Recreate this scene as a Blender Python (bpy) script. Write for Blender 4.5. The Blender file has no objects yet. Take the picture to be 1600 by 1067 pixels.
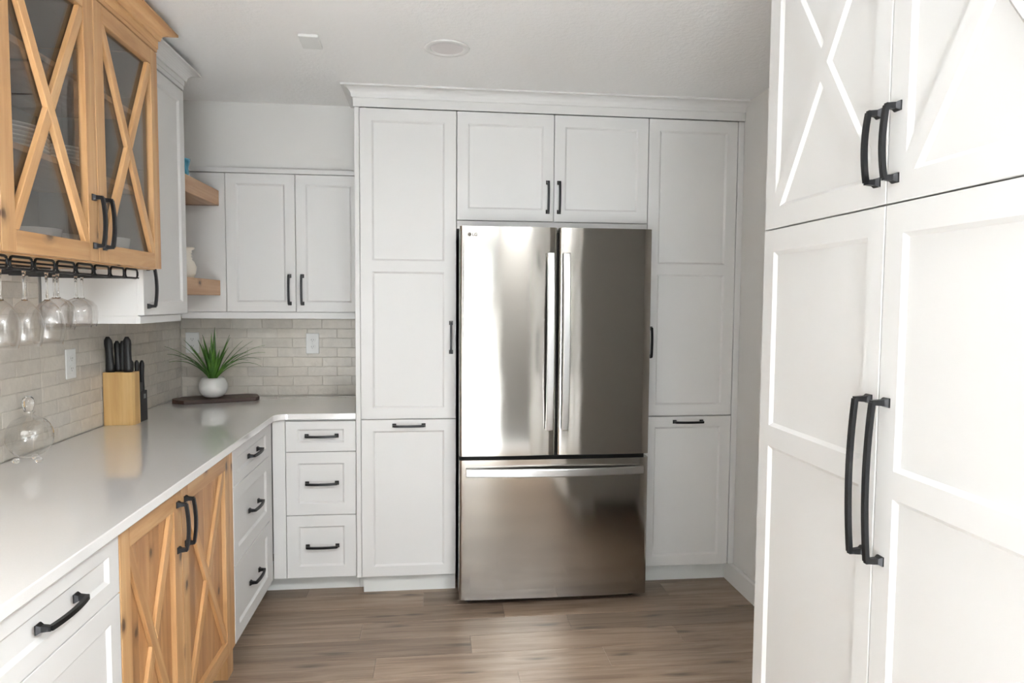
import bpy, bmesh, math, random
from mathutils import Vector, Matrix
random.seed(7)
S = bpy.context.scene
C = S.collection
PI = math.pi

# ------------------------------------------------------------------ camera
def cam_axes(p, yaw, roll):
    cy, sy = math.cos(yaw), math.sin(yaw)
    fw = Vector((sy*math.cos(p), cy*math.cos(p), -math.sin(p)))
    rt = Vector((cy, -sy, 0)); up = rt.cross(fw)
    c, s = math.cos(roll), math.sin(roll)
    return c*rt + s*up, -s*rt + c*up, fw
r_, u_, f_ = cam_axes(math.radians(3.33403), math.radians(6.41283), math.radians(0.40041))
cd = bpy.data.cameras.new('camera'); cam = bpy.data.objects.new('camera', cd); C.objects.link(cam)
cd.sensor_width = 36.0; cd.sensor_fit = 'HORIZONTAL'; cd.lens = 1052.79/1600*36
cd.clip_start = 0.05
M = Matrix((r_, u_, -f_)).transposed().to_4x4(); M.translation = (0, 0, 1.4537)
cam.matrix_world = M
S.camera = cam

# ------------------------------------------------------------------ world, daylight, exposure
W = bpy.data.worlds.new('world'); S.world = W; W.use_nodes = True
bg = W.node_tree.nodes['Background']; bg.inputs[0].default_value = (.78, .88, 1, 1); bg.inputs[1].default_value = 1.0
def area(name, loc, rot, sx, sy, power, col):
    l = bpy.data.lights.new(name, 'AREA'); l.shape = 'RECTANGLE'; l.size = sx; l.size_y = sy
    l.energy = power; l.color = col
    o = bpy.data.objects.new(name, l); C.objects.link(o); o.location = loc; o.rotation_euler = rot
    return o
# daylight and sun through the patio door behind the photographer
area('daylight_patio_door', (-.10, -3.72, 1.12), (PI/2, 0, 0), 1.30, 2.0, 22, (.93, .97, 1.0))
sl = bpy.data.lights.new('sun', 'SUN'); sl.energy = 8; sl.angle = math.radians(1.5); sl.color = (1.0, .985, .955)
so = bpy.data.objects.new('sun', sl); C.objects.link(so)
so.rotation_euler = Vector((.38, 1, -.80)).to_track_quat('-Z', 'Y').to_euler()
vs = S.view_settings
vs.view_transform = 'Standard'; vs.look = 'None'; vs.gamma = 1.0; vs.use_curve_mapping = False
vs.exposure = 1.0

# ------------------------------------------------------------------ materials
def mat(name, col=(.8, .8, .8), rough=.5, metal=0.0, spec=.5):
    m = bpy.data.materials.new(name); m.use_nodes = True
    b = m.node_tree.nodes['Principled BSDF']
    b.inputs['Base Color'].default_value = (*col, 1); b.inputs['Roughness'].default_value = rough
    b.inputs['Metallic'].default_value = metal; b.inputs['Specular IOR Level'].default_value = spec
    return m
def N(m, t, **kw):
    n = m.node_tree.nodes.new(t)
    for k, v in kw.items(): setattr(n, k, v)
    return n
def L(m, a, b): m.node_tree.links.new(a, b)
def P(m): return m.node_tree.nodes['Principled BSDF']
def ramp(m, stops, fac):
    r = N(m, 'ShaderNodeValToRGB'); e = r.color_ramp.elements
    while len(e) < len(stops): e.new(.5)
    for i, (p, c) in enumerate(stops): e[i].position = p; e[i].color = (*c, 1) if len(c) == 3 else c
    L(m, fac, r.inputs[0]); return r.outputs[0]
def mixc(m, fac, a, b, mode='MIX'):
    n = N(m, 'ShaderNodeMix', data_type='RGBA', blend_type=mode)
    if isinstance(fac, (int, float)): n.inputs[0].default_value = fac
    else: L(m, fac, n.inputs[0])
    for s, v in ((6, a), (7, b)):
        if isinstance(v, tuple): n.inputs[s].default_value = (*v, 1)
        else: L(m, v, n.inputs[s])
    return n.outputs[2]
def bump(m, h, strength, dist=.001):
    b = N(m, 'ShaderNodeBump'); b.inputs['Strength'].default_value = strength; b.inputs['Distance'].default_value = dist
    L(m, h, b.inputs['Height']); L(m, b.outputs[0], P(m).inputs['Normal'])
def noise(m, vec, scale, detail=4, rough=.5, dist=0):
    n = N(m, 'ShaderNodeTexNoise'); n.inputs['Scale'].default_value = scale; n.inputs['Detail'].default_value = detail
    n.inputs['Roughness'].default_value = rough; n.inputs['Distortion'].default_value = dist
    if vec is not None: L(m, vec, n.inputs['Vector'])
    return n.outputs[0]
def objcoord(m, scale=(1, 1, 1), rnd=0.0):
    tc = N(m, 'ShaderNodeTexCoord'); mp = N(m, 'ShaderNodeMapping')
    mp.inputs['Scale'].default_value = scale
    v = tc.outputs['Object']
    if rnd:
        oi = N(m, 'ShaderNodeObjectInfo'); mul = N(m, 'ShaderNodeMath', operation='MULTIPLY'); mul.inputs[1].default_value = rnd
        L(m, oi.outputs['Random'], mul.inputs[0])
        ad = N(m, 'ShaderNodeVectorMath', operation='ADD'); L(m, v, ad.inputs[0]); L(m, mul.outputs[0], ad.inputs[1])
        v = ad.outputs[0]
    L(m, v, mp.inputs['Vector'])
    return mp.outputs[0]

def paint(name, col, rough):
    m = mat(name, col, rough); bump(m, noise(m, objcoord(m), 260, 2), .03, .0004); return m
white = paint('white_cabinet_paint', (.71, .702, .688), .50)
kick = paint('white_toe_kick_paint', (.74, .75, .73), .5)
trimw = paint('white_trim_paint', (.80, .79, .77), .4)
wallp = mat('grey_wall_paint', (.74, .725, .70), .7); bump(wallp, noise(wallp, objcoord(wallp), 140, 3), .15, .0006)
soff = wallp
wallr = mat('taupe_wall_paint', (.20, .193, .182), .7)
ceil = mat('textured_ceiling_paint', (.95, .945, .935), .85)
_v = objcoord(ceil); bump(ceil, ramp(ceil, [(.42, (0, 0, 0)), (.6, (1, 1, 1))], noise(ceil, _v, 48, 5, .6)), .35, .002)
quartz = mat('white_quartz', (.80, .795, .785), .10)
P(quartz).inputs['Coat Weight'].default_value = 1.0; P(quartz).inputs['Coat Roughness'].default_value = .015
_n = noise(quartz, objcoord(quartz), 500, 2)
L(quartz, mixc(quartz, _n, (.81, .80, .785), (.87, .86, .845)), P(quartz).inputs['Base Color'])
blackm = mat('matte_black_metal', (.012, .012, .013), .38, .6)
blackp = mat('black_plastic', (.012, .012, .013), .45)
darkgap = mat('dark_appliance_side', (.02, .02, .02), .5)

def wood(name, axis, base, light, dark, knots=True, rough=.42, sc=1.0):
    m = mat(name, base, rough)
    s = [14*sc, 14*sc, 14*sc]; s['xyz'.index(axis)] = 1.1*sc
    v = objcoord(m, tuple(s), 37.0)
    n1 = noise(m, v, 1.6, 6, .6, .6)
    c = ramp(m, [(.30, dark), (.5, base), (.72, light)], n1)
    s2 = [110*sc]*3; s2['xyz'.index(axis)] = 3*sc
    n2 = noise(m, objcoord(m, tuple(s2), 11.0), 1.0, 3)
    c = mixc(m, ramp(m, [(.35, (.0, .0, .0)), (.8, (.38, .38, .38))], n2), c, dark)
    oi = N(m, 'ShaderNodeObjectInfo'); hs = N(m, 'ShaderNodeHueSaturation')
    mr = N(m, 'ShaderNodeMapRange'); mr.inputs[3].default_value = .86; mr.inputs[4].default_value = 1.14
    L(m, oi.outputs['Random'], mr.inputs[0]); L(m, mr.outputs[0], hs.inputs['Value']); L(m, c, hs.inputs['Color']); c = hs.outputs[0]
    if knots:
        s3 = [6.5*sc, 0.0, 6.5*sc]; s3['xyz'.index(axis)] = 4.4*sc
        vo = N(m, 'ShaderNodeTexVoronoi', voronoi_dimensions='2D'); vo.inputs['Scale'].default_value = 1.0
        nn = N(m, 'ShaderNodeTexNoise'); nn.inputs['Scale'].default_value = 7; v3 = objcoord(m, tuple(s3), 23.0)
        L(m, v3, nn.inputs['Vector'])
        mx = mixc(m, .10, v3, nn.outputs['Color'])
        sp = N(m, 'ShaderNodeSeparateXYZ'); cb = N(m, 'ShaderNodeCombineXYZ'); L(m, mx, sp.inputs[0]); L(m, sp.outputs[0], cb.inputs[0]); L(m, sp.outputs[2], cb.inputs[1]); L(m, cb.outputs[0], vo.inputs['Vector'])
        k = ramp(m, [(.0, (1, 1, 1)), (.04, (.85, .85, .85)), (.075, (.30, .30, .30)), (.16, (0, 0, 0))], vo.outputs['Distance'])
        c = mixc(m, k, c, (.060, .026, .011))
    L(m, c, P(m).inputs['Base Color']); bump(m, n2, .12, .0006)
    return m
AB, AL, AD = (.53, .305, .135), (.64, .41, .205), (.40, .205, .08)
alder_z = wood('knotty_alder_upright', 'z', AB, AL, AD)
alder_x = wood('knotty_alder_level', 'x', AB, AL, AD)
alder_zc = wood('clear_alder_upright', 'z', AB, AL, AD, False)
plank_w = wood('knotty_alder_board', 'z', (.42, .22, .092), (.52, .30, .14), (.30, .145, .058))
shelf_w = wood('alder_shelf', 'x', (.52, .31, .17), (.62, .40, .24), (.42, .23, .11))
block_w = wood('pale_rubberwood', 'z', (.70, .45, .18), (.78, .54, .25), (.55, .31, .11), False)
board_w = wood('dark_walnut', 'x', (.055, .024, .014), (.09, .042, .024), (.028, .012, .008), False, .5)
inner = mat('taupe_cabinet_lining', (.30, .27, .245), .6)

def floor_mat():
    m = mat('oak_look_vinyl_plank', (.3, .2, .14), .38)
    v = objcoord(m, (1.2, 16, 1), 41.0)
    n1 = noise(m, v, 1.7, 7, .62, .8)
    c = ramp(m, [(.28, (.165, .112, .078)), (.5, (.275, .200, .143)), (.75, (.375, .288, .213))], n1)
    n2 = noise(m, objcoord(m, (4, 170, 1), 9.0), 1, 3)
    c = mixc(m, ramp(m, [(.45, (0, 0, 0)), (.8, (.4, .4, .4))], n2), c, (.13, .085, .056))
    oi = N(m, 'ShaderNodeObjectInfo'); hs = N(m, 'ShaderNodeHueSaturation')
    mr = N(m, 'ShaderNodeMapRange'); mr.inputs[3].default_value = .76; mr.inputs[4].default_value = 1.24
    L(m, oi.outputs['Random'], mr.inputs[0]); L(m, mr.outputs[0], hs.inputs['Value']); L(m, c, hs.inputs['Color'])
    vo = N(m, 'ShaderNodeTexVoronoi', voronoi_dimensions='2D'); vo.inputs['Scale'].default_value = 1.0
    v3 = objcoord(m, (1.5, 8, 0), 17.0); nn = N(m, 'ShaderNodeTexNoise'); nn.inputs['Scale'].default_value = 5; L(m, v3, nn.inputs['Vector'])
    L(m, mixc(m, .12, v3, nn.outputs['Color']), vo.inputs['Vector'])
    k = ramp(m, [(.0, (.8, .8, .8)), (.05, (.45, .45, .45)), (.12, (0, 0, 0))], vo.outputs['Distance'])
    c = mixc(m, k, hs.outputs[0], (.045, .03, .022))
    L(m, c, P(m).inputs['Base Color']); bump(m, n2, .15, .0006)
    return m
floorm = floor_mat()

def tile_mat():
    m = mat('glazed_zellige_tile', (.5, .45, .4), .06)
    oi = N(m, 'ShaderNodeObjectInfo')
    c = ramp(m, [(0, (.56, .525, .47)), (.3, (.62, .57, .50)), (.6, (.67, .62, .54)), (.85, (.60, .565, .51)), (1, (.71, .665, .59))], oi.outputs['Random'])
    v = objcoord(m, (1, 1, 1), 19.0)
    n = noise(m, v, 22, 5, .6)
    c = mixc(m, .3, c, ramp(m, [(.3, (.52, .48, .43)), (.7, (.76, .70, .62))], n))
    sp = noise(m, v, 210, 2)
    c = mixc(m, ramp(m, [(.70, (0, 0, 0)), (.78, (.5, .5, .5))], sp), c, (.22, .19, .16))
    L(m, c, P(m).inputs['Base Color'])
    w = noise(m, v, 34, 3, .5, .4)
    bump(m, w, .34, .006)
    return m
tilem = tile_mat()
grout = mat('pale_grout', (.58, .54, .47), .85)

def steel_mat(name, rough, aniso, base=(.43, .412, .385), wob=0.0):
    m = mat(name, base, rough, 1.0)
    p = P(m); p.inputs['Anisotropic'].default_value = aniso; p.inputs['Anisotropic Rotation'].default_value = .25
    t = N(m, 'ShaderNodeTangent', direction_type='RADIAL', axis='Z'); L(m, t.outputs[0], p.inputs['Tangent'])
    if wob: bump(m, noise(m, objcoord(m, (1.6, 1, 1.1)), 3.0, 1, .3), wob, .02)
    return m
steel = steel_mat('brushed_stainless', .102, .72, wob=.10)
steelh = steel_mat('satin_stainless_bar', .30, .3, (.56, .555, .55))

def thin_glass(name, tint, fac=1.0, rough=.01, cut=0):
    m = bpy.data.materials.new(name); m.use_nodes = True; nt = m.node_tree; nt.nodes.clear()
    o = nt.nodes.new('ShaderNodeOutputMaterial'); mx = nt.nodes.new('ShaderNodeMixShader')
    t = nt.nodes.new('ShaderNodeBsdfTransparent'); g = nt.nodes.new('ShaderNodeBsdfGlossy')
    t.inputs[0].default_value = (*tint, 1); g.inputs[0].default_value = (1, 1, 1, 1); g.inputs['Roughness'].default_value = rough
    fr = nt.nodes.new('ShaderNodeLayerWeight'); fr.inputs[0].default_value = .5
    pw = nt.nodes.new('ShaderNodeMath'); pw.operation = 'POWER'; pw.inputs[1].default_value = 4.0
    mu = nt.nodes.new('ShaderNodeMath'); mu.operation = 'MULTIPLY_ADD'; mu.inputs[1].default_value = .8*fac; mu.inputs[2].default_value = .05*fac
    nt.links.new(fr.outputs['Facing'], pw.inputs[0]); nt.links.new(pw.outputs[0], mu.inputs[0]); nt.links
    if cut:
        vo = nt.nodes.new('ShaderNodeTexVoronoi'); vo.inputs['Scale'].default_value = cut
        tc = nt.nodes.new('ShaderNodeTexCoord'); nt.links.new(tc.outputs['Object'], vo.inputs['Vector'])
        bp = nt.nodes.new('ShaderNodeBump'); bp.inputs['Strength'].default_value = .6; bp.inputs['Distance'].default_value = .004
        nt.links.new(vo.outputs['Distance'], bp.inputs['Height']); nt.links.new(bp.outputs[0], g.inputs['Normal']); nt.links.new(bp.outputs[0], fr.inputs['Normal'])
    nt.links.new(mu.outputs[0], mx.inputs[0])
    nt.links.new(t.outputs[0], mx.inputs[1]); nt.links.new(g.outputs[0], mx.inputs[2]); nt.links.new(mx.outputs[0], o.inputs[0])
    return m
pane_g = thin_glass('cabinet_glass', (.80, .79, .78))
wine_g = thin_glass('wine_glass_crystal', (.935, .93, .925), 1.25)
cut_g = thin_glass('cut_crystal', (.93, .93, .92), 1.9, .02, 42)
ball_g = mat('clear_crystal', (1, 1, 1), .0); P(ball_g).inputs['Transmission Weight'].default_value = 1
blue_g = mat('blue_glass', (.10, .42, .60), .08); P(blue_g).inputs['Transmission Weight'].default_value = .4
ceram = mat('white_glazed_ceramic', (.78, .77, .74), .14)
cream = mat('cream_ceramic', (.80, .74, .64), .4)
plate_m = mat('white_porcelain', (.80, .80, .78), .12)
leafm = mat('green_blade', (.06, .16, .02), .38)
_v = objcoord(leafm, (9, 9, 3)); L(leafm, ramp(leafm, [(.3, (.035, .105, .014)), (.55, (.085, .21, .026)), (.8, (.19, .33, .06))], noise(leafm, _v, 2, 2)), P(leafm).inputs['Base Color'])
soil = mat('dark_soil', (.03, .022, .015), .9)
plastic_w = mat('white_plastic', (.80, .80, .78), .3)
slotm = mat('dark_slot', (.03, .03, .03), .6)
logo_m = mat('grey_print', (.26, .23, .20), .6)
lens_m = mat('frosted_lens', (.78, .74, .73), .5)

# ------------------------------------------------------------------ mesh helpers
def newbm(): return bmesh.new()
def box(bm, x0, x1, y0, y1, z0, z1, mi=0):
    v = [bm.verts.new(p) for p in ((x0, y0, z0), (x1, y0, z0), (x1, y1, z0), (x0, y1, z0), (x0, y0, z1), (x1, y0, z1), (x1, y1, z1), (x0, y1, z1))]
    for f in ((0, 3, 2, 1), (4, 5, 6, 7), (0, 1, 5, 4), (1, 2, 6, 5), (2, 3, 7, 6), (3, 0, 4, 7)):
        bm.faces.new([v[i] for i in f]).material_index = mi
def prism(bm, poly, z0, z1, axis='z', mi=0):
    """closed 2D polygon extruded along an axis"""
    def p(a, b, c): return {'z': (a, b, c), 'x': (c, a, b), 'y': (a, c, b)}[axis]
    lo = [bm.verts.new(p(a, b, z0)) for a, b in poly]; hi = [bm.verts.new(p(a, b, z1)) for a, b in poly]
    n = len(poly)
    fs = [bm.faces.new(lo), bm.faces.new(hi)]
    for i in range(n): fs.append(bm.faces.new((lo[i], lo[(i+1) % n], hi[(i+1) % n], hi[i])))
    for f in fs: f.material_index = mi
    return fs
def lathe(bm, prof, seg=32, cx=0, cy=0, z=0, mi=0):
    rings = []
    for r, h in prof:
        if r < 1e-5: rings.append([bm.verts.new((cx, cy, z+h))])
        else: rings.append([bm.verts.new((cx+r*math.cos(2*PI*k/seg), cy+r*math.sin(2*PI*k/seg), z+h)) for k in range(seg)])
    for a, b in zip(rings, rings[1:]):
        for k in range(seg):
            k2 = (k+1) % seg
            if len(a) == 1 and len(b) == 1: break
            if len(a) == 1: f = bm.faces.new((a[0], b[k], b[k2]))
            elif len(b) == 1: f = bm.faces.new((a[k], b[0], a[k2]))
            else: f = bm.faces.new((a[k], b[k], b[k2], a[k2]))
            f.material_index = mi; f.smooth = True
def tube(bm, pts, r, seg=8, closed=False, mi=0):
    pts = [Vector(p) for p in pts]; n = len(pts); rings = []
    for i in range(n):
        if closed: d = pts[(i+1) % n]-pts[i-1]
        else: d = pts[min(i+1, n-1)]-pts[max(i-1, 0)]
        d.normalize()
        a = Vector((0, 0, 1)) if abs(d.z) < .9 else Vector((1, 0, 0))
        s = d.cross(a).normalized(); t = s.cross(d)
        rings.append([bm.verts.new(pts[i]+r*(math.cos(2*PI*k/seg)*s+math.sin(2*PI*k/seg)*t)) for k in range(seg)])
    m = n if closed else n-1
    for i in range(m):
        a, b = rings[i], rings[(i+1) % n]
        for k in range(seg):
            f = bm.faces.new((a[k], a[(k+1) % seg], b[(k+1) % seg], b[k])); f.smooth = True; f.material_index = mi
    if not closed: bm.faces.new(rings[0][::-1]); bm.faces.new(rings[-1])
def sweep_rect(bm, pts, w, t, wd=(0, 0, 1)):
    """rectangle section (w along wd, t across) swept along pts"""
    pts = [Vector(p) for p in pts]; n = len(pts); rings = []; wd = Vector(wd)
    for i in range(n):
        d = (pts[min(i+1, n-1)]-pts[max(i-1, 0)]).normalized(); s = d.cross(wd).normalized()
        rings.append([bm.verts.new(pts[i]+a*wd*w/2+b*s*t/2) for a, b in ((1, 1), (1, -1), (-1, -1), (-1, 1))])
    for a, b in zip(rings, rings[1:]):
        for k in range(4): bm.faces.new((a[k], a[(k+1) % 4], b[(k+1) % 4], b[k]))
    bm.faces.new(rings[0][::-1]); bm.faces.new(rings[-1])
def obj(name, bm, mats, parent=None, loc=(0, 0, 0), rot=(0, 0, 0), bev=0, weld=False, segs=2):
    if weld: bmesh.ops.remove_doubles(bm, verts=bm.verts, dist=1e-5)
    bmesh.ops.recalc_face_normals(bm, faces=bm.faces)
    me = bpy.data.meshes.new(name); bm.to_mesh(me); bm.free()
    for m in (mats if isinstance(mats, (list, tuple)) else [mats]): me.materials.append(m)
    o = bpy.data.objects.new(name, me); C.objects.link(o); o.location = loc; o.rotation_euler = rot
    if parent: o.parent = parent
    if bev:
        md = o.modifiers.new('bevel', 'BEVEL'); md.width = bev; md.segments = segs; md.limit_method = 'ANGLE'; md.angle_limit = math.radians(50)
        md.harden_normals = False
    return o
def share(name, me, parent=None, loc=(0, 0, 0), rot=(0, 0, 0), sc=(1, 1, 1)):
    o = bpy.data.objects.new(name, me); C.objects.link(o); o.location = loc; o.rotation_euler = rot; o.scale = sc
    if parent: o.parent = parent
    return o
def tag(o, label, cat, group=None):
    o['label'] = label; o['category'] = cat
    if group: o['group'] = group
    return o
def thing(name, label, cat, loc, rz=0, group=None):
    o = bpy.data.objects.new(name, None); C.objects.link(o); o.location = loc; o.rotation_euler = (0, 0, rz)
    o.empty_display_size = .05
    return tag(o, label, cat, group)
def struct(name, bm, mats, **k):
    o = obj(name, bm, mats, **k); o['kind'] = 'structure'; return o

# ------------------------------------------------------------------ room shell
LWX, LTX = -1.423, -1.415          # left wall, tile face
BWY, BTY = 3.936, 3.928            # back wall, tile face
RWX, CZ = 1.537, 2.457
RY, RX = -3.6, -1.423              # rear wall, left side
b = newbm(); box(b, RX-.1, RWX+.1, RY-.1, BWY+.1, -.10, -.004); floor = struct('floor', b, floorm)
b = newbm(); box(b, RX, RWX, RY, -.1, -.004, 0); struct('floor_added', b, mat('pale_bounce_floor', (.74, .75, .76), .6))  # unseen pale floor added to bounce neutral light into the kitchen
b = newbm(); box(b, RX-.1, RWX+.1, RY-.1, BWY+.1, CZ, CZ+.1); struct('ceiling', b, ceil)
b = newbm(); box(b, LWX-.1, RWX+.1, BWY, BWY+.1, -.004, CZ); wall_back = struct('wall_back', b, wallp)
b = newbm(); box(b, LWX-.1, LWX, RY, BWY, -.004, CZ); wall_left = struct('wall_left', b, wallp)
b = newbm(); box(b, RWX, RWX+.1, RY, BWY, -.004, CZ); struct('wall_right', b, wallp)
# rear wall with patio door opening
DX0, DX1, DZ1 = -.75, .55, 2.10
b = newbm()
box(b, RX-.1, DX0, RY-.1, RY, -.004, CZ); box(b, DX1, RWX+.1, RY-.1, RY, -.004, CZ); box(b, DX0, DX1, RY-.1, RY, DZ1, CZ); box(b, DX0, DX1, RY-.1, RY, -.004, .06)
struct('wall_rear', b, wallr)
b = newbm(); box(b, .56, RWX, -.95, -.85, -.004, CZ); struct('wall_added_stub', b, wallr)  # unseen stub wall added to keep the fridge reflection grey
b = newbm()
for x in (DX0, (DX0+DX1)/2-.04, DX1-.07): box(b, x, x+.07, RY-.08, RY-.02, .06, DZ1)
for z in (.06, DZ1-.08): box(b, DX0, DX1, RY-.08, RY-.02, z, z+.08)
door1 = struct('door_1', b, trimw)
b = newbm(); box(b, DX0+.07, DX1-.07, RY-.052, RY-.048, .14, DZ1-.08); obj('pane', b, thin_glass('window_glass', (.97, .98, .98)), door1)
# soffit above the back wall cabinets
SOY = 3.615
b = newbm(); box(b, LWX, -.362, SOY, BWY, 2.118, CZ); struct('wall_soffit', b, soff)
# baseboard along the right wall
b = newbm()
prism(b, [(RWX, 0), (RWX-.016, 0), (RWX-.016, .098), (RWX-.009, .106), (RWX, .106)], 1.78, 3.36, 'y')
struct('baseboard_right', b, trimw)

# floor planks: rows across the room, 152 mm wide
me_cache = {}
def unit_box(name, m, bev=0.0):
    bm = newbm(); box(bm, 0, 1, 0, 1, 0, 1)
    bmesh.ops.recalc_face_normals(bm, faces=bm.faces)
    me = bpy.data.meshes.new(name); bm.to_mesh(me); bm.free(); me.materials.append(m); return me
def plank_mesh(l, w, t):
    bm = newbm(); e = .0012
    lo = [(0, 0), (l, 0), (l, w), (0, w)]; hi = [(e, e), (l-e, e), (l-e, w-e), (e, w-e)]
    a = [bm.verts.new((x, y, -t)) for x, y in lo]; m_ = [bm.verts.new((x, y, -e)) for x, y in lo]; h = [bm.verts.new((x, y, 0)) for x, y in hi]
    bm.faces.new(h)
    for i in range(4):
        j = (i+1) % 4; bm.faces.new((a[i], a[j], m_[j], m_[i])); bm.faces.new((m_[i], m_[j], h[j], h[i]))
    bmesh.ops.recalc_face_normals(bm, faces=bm.faces)
    me = bpy.data.meshes.new('plank'); bm.to_mesh(me); bm.free(); me.materials.append(floorm); return me
known = {5: [-.062], 4: [.317], 3: [-.328, .602], 2: [.147, 1.061], 1: [-.243, .70], 0: [.32]}
PL = 1.22
for k in range(-16, 9):
    y0 = 2.5637-.152+.152*k
    ks = known.get(k)
    cuts = list(ks) if ks else [-1.4+random.random()*PL]
    x = cuts[0]
    while x > -1.40: x -= PL if not ks or len(cuts) < 9 else PL; cuts.insert(0, x)
    x = cuts[-1]
    while x < RWX: x += PL; cuts.append(x)
    for a, c in zip(cuts, cuts[1:]):
        a2, c2 = max(a, -1.40), min(c, RWX-.002)
        if c2-a2 < .02: continue
        key = round(c2-a2, 3)
        if key not in me_cache: me_cache[key] = plank_mesh(c2-a2-.0006, .1514, .004)
        share('plank', me_cache[key], floor, (a2, y0, 0))

# backsplash tiles
def tile_mesh(w, h, t=.0075):
    bm = newbm(); e = .0022
    lo = [(0, 0), (w, 0), (w, h), (0, h)]; hi = [(e, e), (w-e, e), (w-e, h-e), (e, h-e)]
    a = [bm.verts.new((x, 0, z)) for x, z in lo]; m_ = [bm.verts.new((x, -t+e*.6, z)) for x, z in lo]; f = [bm.verts.new((x, -t, z)) for x, z in hi]
    bm.faces.new(f)
    for i in range(4):
        j = (i+1) % 4; bm.faces.new((a[i], a[j], m_[j], m_[i])); bm.faces.new((m_[i], m_[j], f[j], f[i]))
    bmesh.ops.recalc_face_normals(bm, faces=bm.faces)
    me = bpy.data.meshes.new('tile'); bm.to_mesh(me); bm.free(); me.materials.append(tilem); return me
TP, TH, TG = .1645, .0541, .0014
tcache = {}
def lay_tiles(parent, left, u0, u1, z0, z1, off, place, skip=()):
    k = 0
    while z0+k*TH < z1-.004:
        za = z0+k*TH; zb = min(za+TH, z1)
        s = off+(TP/2 if k % 2 else 0)
        n = math.floor((u0-s)/TP)
        while s+n*TP < u1-.004:
            a, c = max(s+n*TP, u0), min(s+(n+1)*TP, u1); n += 1
            if c-a < .008: continue
            key = (round(c-a, 3), round(zb-za, 4))
            if key not in tcache: tcache[key] = tile_mesh(c-a-TG, zb-za-TG)
            loc, rz = place(a+TG/2, za+TG/2)
            o = share('tile', tcache[key], parent, loc, (random.uniform(-.006, .006), 0, rz+random.uniform(-.004, .004)))
        k += 1
lay_tiles(wall_back, False, -1.414, -.387, .917, 1.36, -1.14-8*TP+TP/2-TP/2+TP/2, lambda u, z: ((u, BWY-.0005, z), 0))
lay_tiles(wall_left, True, 2.592, 3.927, .917, 1.36, .06, lambda u, z: ((LWX+.0005, u, z), PI/2))
lay_tiles(wall_left, True, 1.75, 2.592, .917, 1.560, .06, lambda u, z: ((LWX+.0005, u, z), PI/2))
b = newbm(); box(b, -1.416, -.387, BWY-.0055, BWY-.0005, .915, 1.362); obj('grout', b, grout, wall_back)
b = newbm(); box(b, LWX+.0005, LWX+.0055, .6, 3.93, .915, 1.366); box(b, LWX+.0005, LWX+.0055, .6, 2.59, 1.366, 1.56); obj('grout', b, grout, wall_left)

# ------------------------------------------------------------------ cabinet builders (local frame: x along the front, -y is the front, z up)
def shaker(name, parent, x0, x1, z0, z1, panels=None, st=.056, m=None, t=.021, d=.008, bw=.009, y=0.0):
    """frame-and-panel front; panels = list of (z0, z1) inner openings in world z"""
    bm = newbm(); w, h = x1-x0, z1-z0
    if panels is None: panels = [(z0+st, z1-st)]
    pz = [(a-z0, c-z0) for a, c in panels]
    zs = sorted({0, h, *[q for p in pz for q in p]}); xs = [0, st, w-st, w]
    def q(pts): bm.faces.new([bm.verts.new(p) for p in pts])
    for i in range(3):
        for a, c in zip(zs, zs[1:]):
            xa, xb = xs[i], xs[i+1]
            if i == 1 and any(abs(a-p[0]) < 1e-6 and abs(c-p[1]) < 1e-6 for p in pz):
                ia, ib, ja, jb = xa+bw, xb-bw, a+bw, c-bw
                q([(ia, d, ja), (ib, d, ja), (ib, d, jb), (ia, d, jb)])
                q([(xa, 0, a), (xb, 0, a), (ib, d, ja), (ia, d, ja)]); q([(xb, 0, a), (xb, 0, c), (ib, d, jb), (ib, d, ja)])
                q([(xb, 0, c), (xa, 0, c), (ia, d, jb), (ib, d, jb)]); q([(xa, 0, c), (xa, 0, a), (ia, d, ja), (ia, d, jb)])
            else: q([(xa, 0, a), (xb, 0, a), (xb, 0, c), (xa, 0, c)])
    for a, c in zip(zs, zs[1:]):
        q([(0, 0, a), (0, 0, c), (0, t, c), (0, t, a)]); q([(w, 0, a), (w, 0, c), (w, t, c), (w, t, a)])
    for xa, xb in zip(xs, xs[1:]):
        q([(xa, 0, 0), (xb, 0, 0), (xb, t, 0), (xa, t, 0)]); q([(xa, 0, h), (xb, 0, h), (xb, t, h), (xa, t, h)])
    q([(0, t, 0), (w, t, 0), (w, t, h), (0, t, h)])
    return obj(name, bm, m or white, parent, (x0, y, z0), bev=.0013, weld=True, segs=1)
hcache = {}
def handle(parent, length, x, z, vert=True, y=0.0, proj=.032, w=.0105):
    """arched square bar pull with flared feet; (x, z) = its middle in the parent's frame"""
    key = (round(length, 3), proj)
    if key not in hcache:
        bm = newbm(); l = length/2; n = 12; pts = []
        for i in range(n+1):
            s = -1+2*i/n; pts.append((s*(l-.004), -proj*(.80+.20*(1-s*s)), 0))
        sweep_rect(bm, pts, w, .009)
        for s in (-1, 1):
            xe = s*(l-.0045)
            rings = []
            for yy, hw in ((0, .0095), (-.003, .0095), (-.010, .0062), (-proj*.72, .0050), (-proj*.86, .0050)):
                rings.append([bm.verts.new((xe+a*hw, yy, c*hw)) for a, c in ((-1, -1), (1, -1), (1, 1), (-1, 1))])
            for a, c in zip(rings, rings[1:]):
                for k in range(4): bm.faces.new((a[k], a[(k+1) % 4], c[(k+1) % 4], c[k]))
            bm.faces.new(rings[0]); bm.faces.new(rings[-1])
        bmesh.ops.recalc_face_normals(bm, faces=bm.faces)
        me = bpy.data.meshes.new('handle'); bm.to_mesh(me); bm.free(); me.materials.append(blackm); hcache[key] = me
    return share('handle', hcache[key], parent, (x, y-.0003, z), (0, PI/2, 0) if vert else (0, 0, 0))
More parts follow.
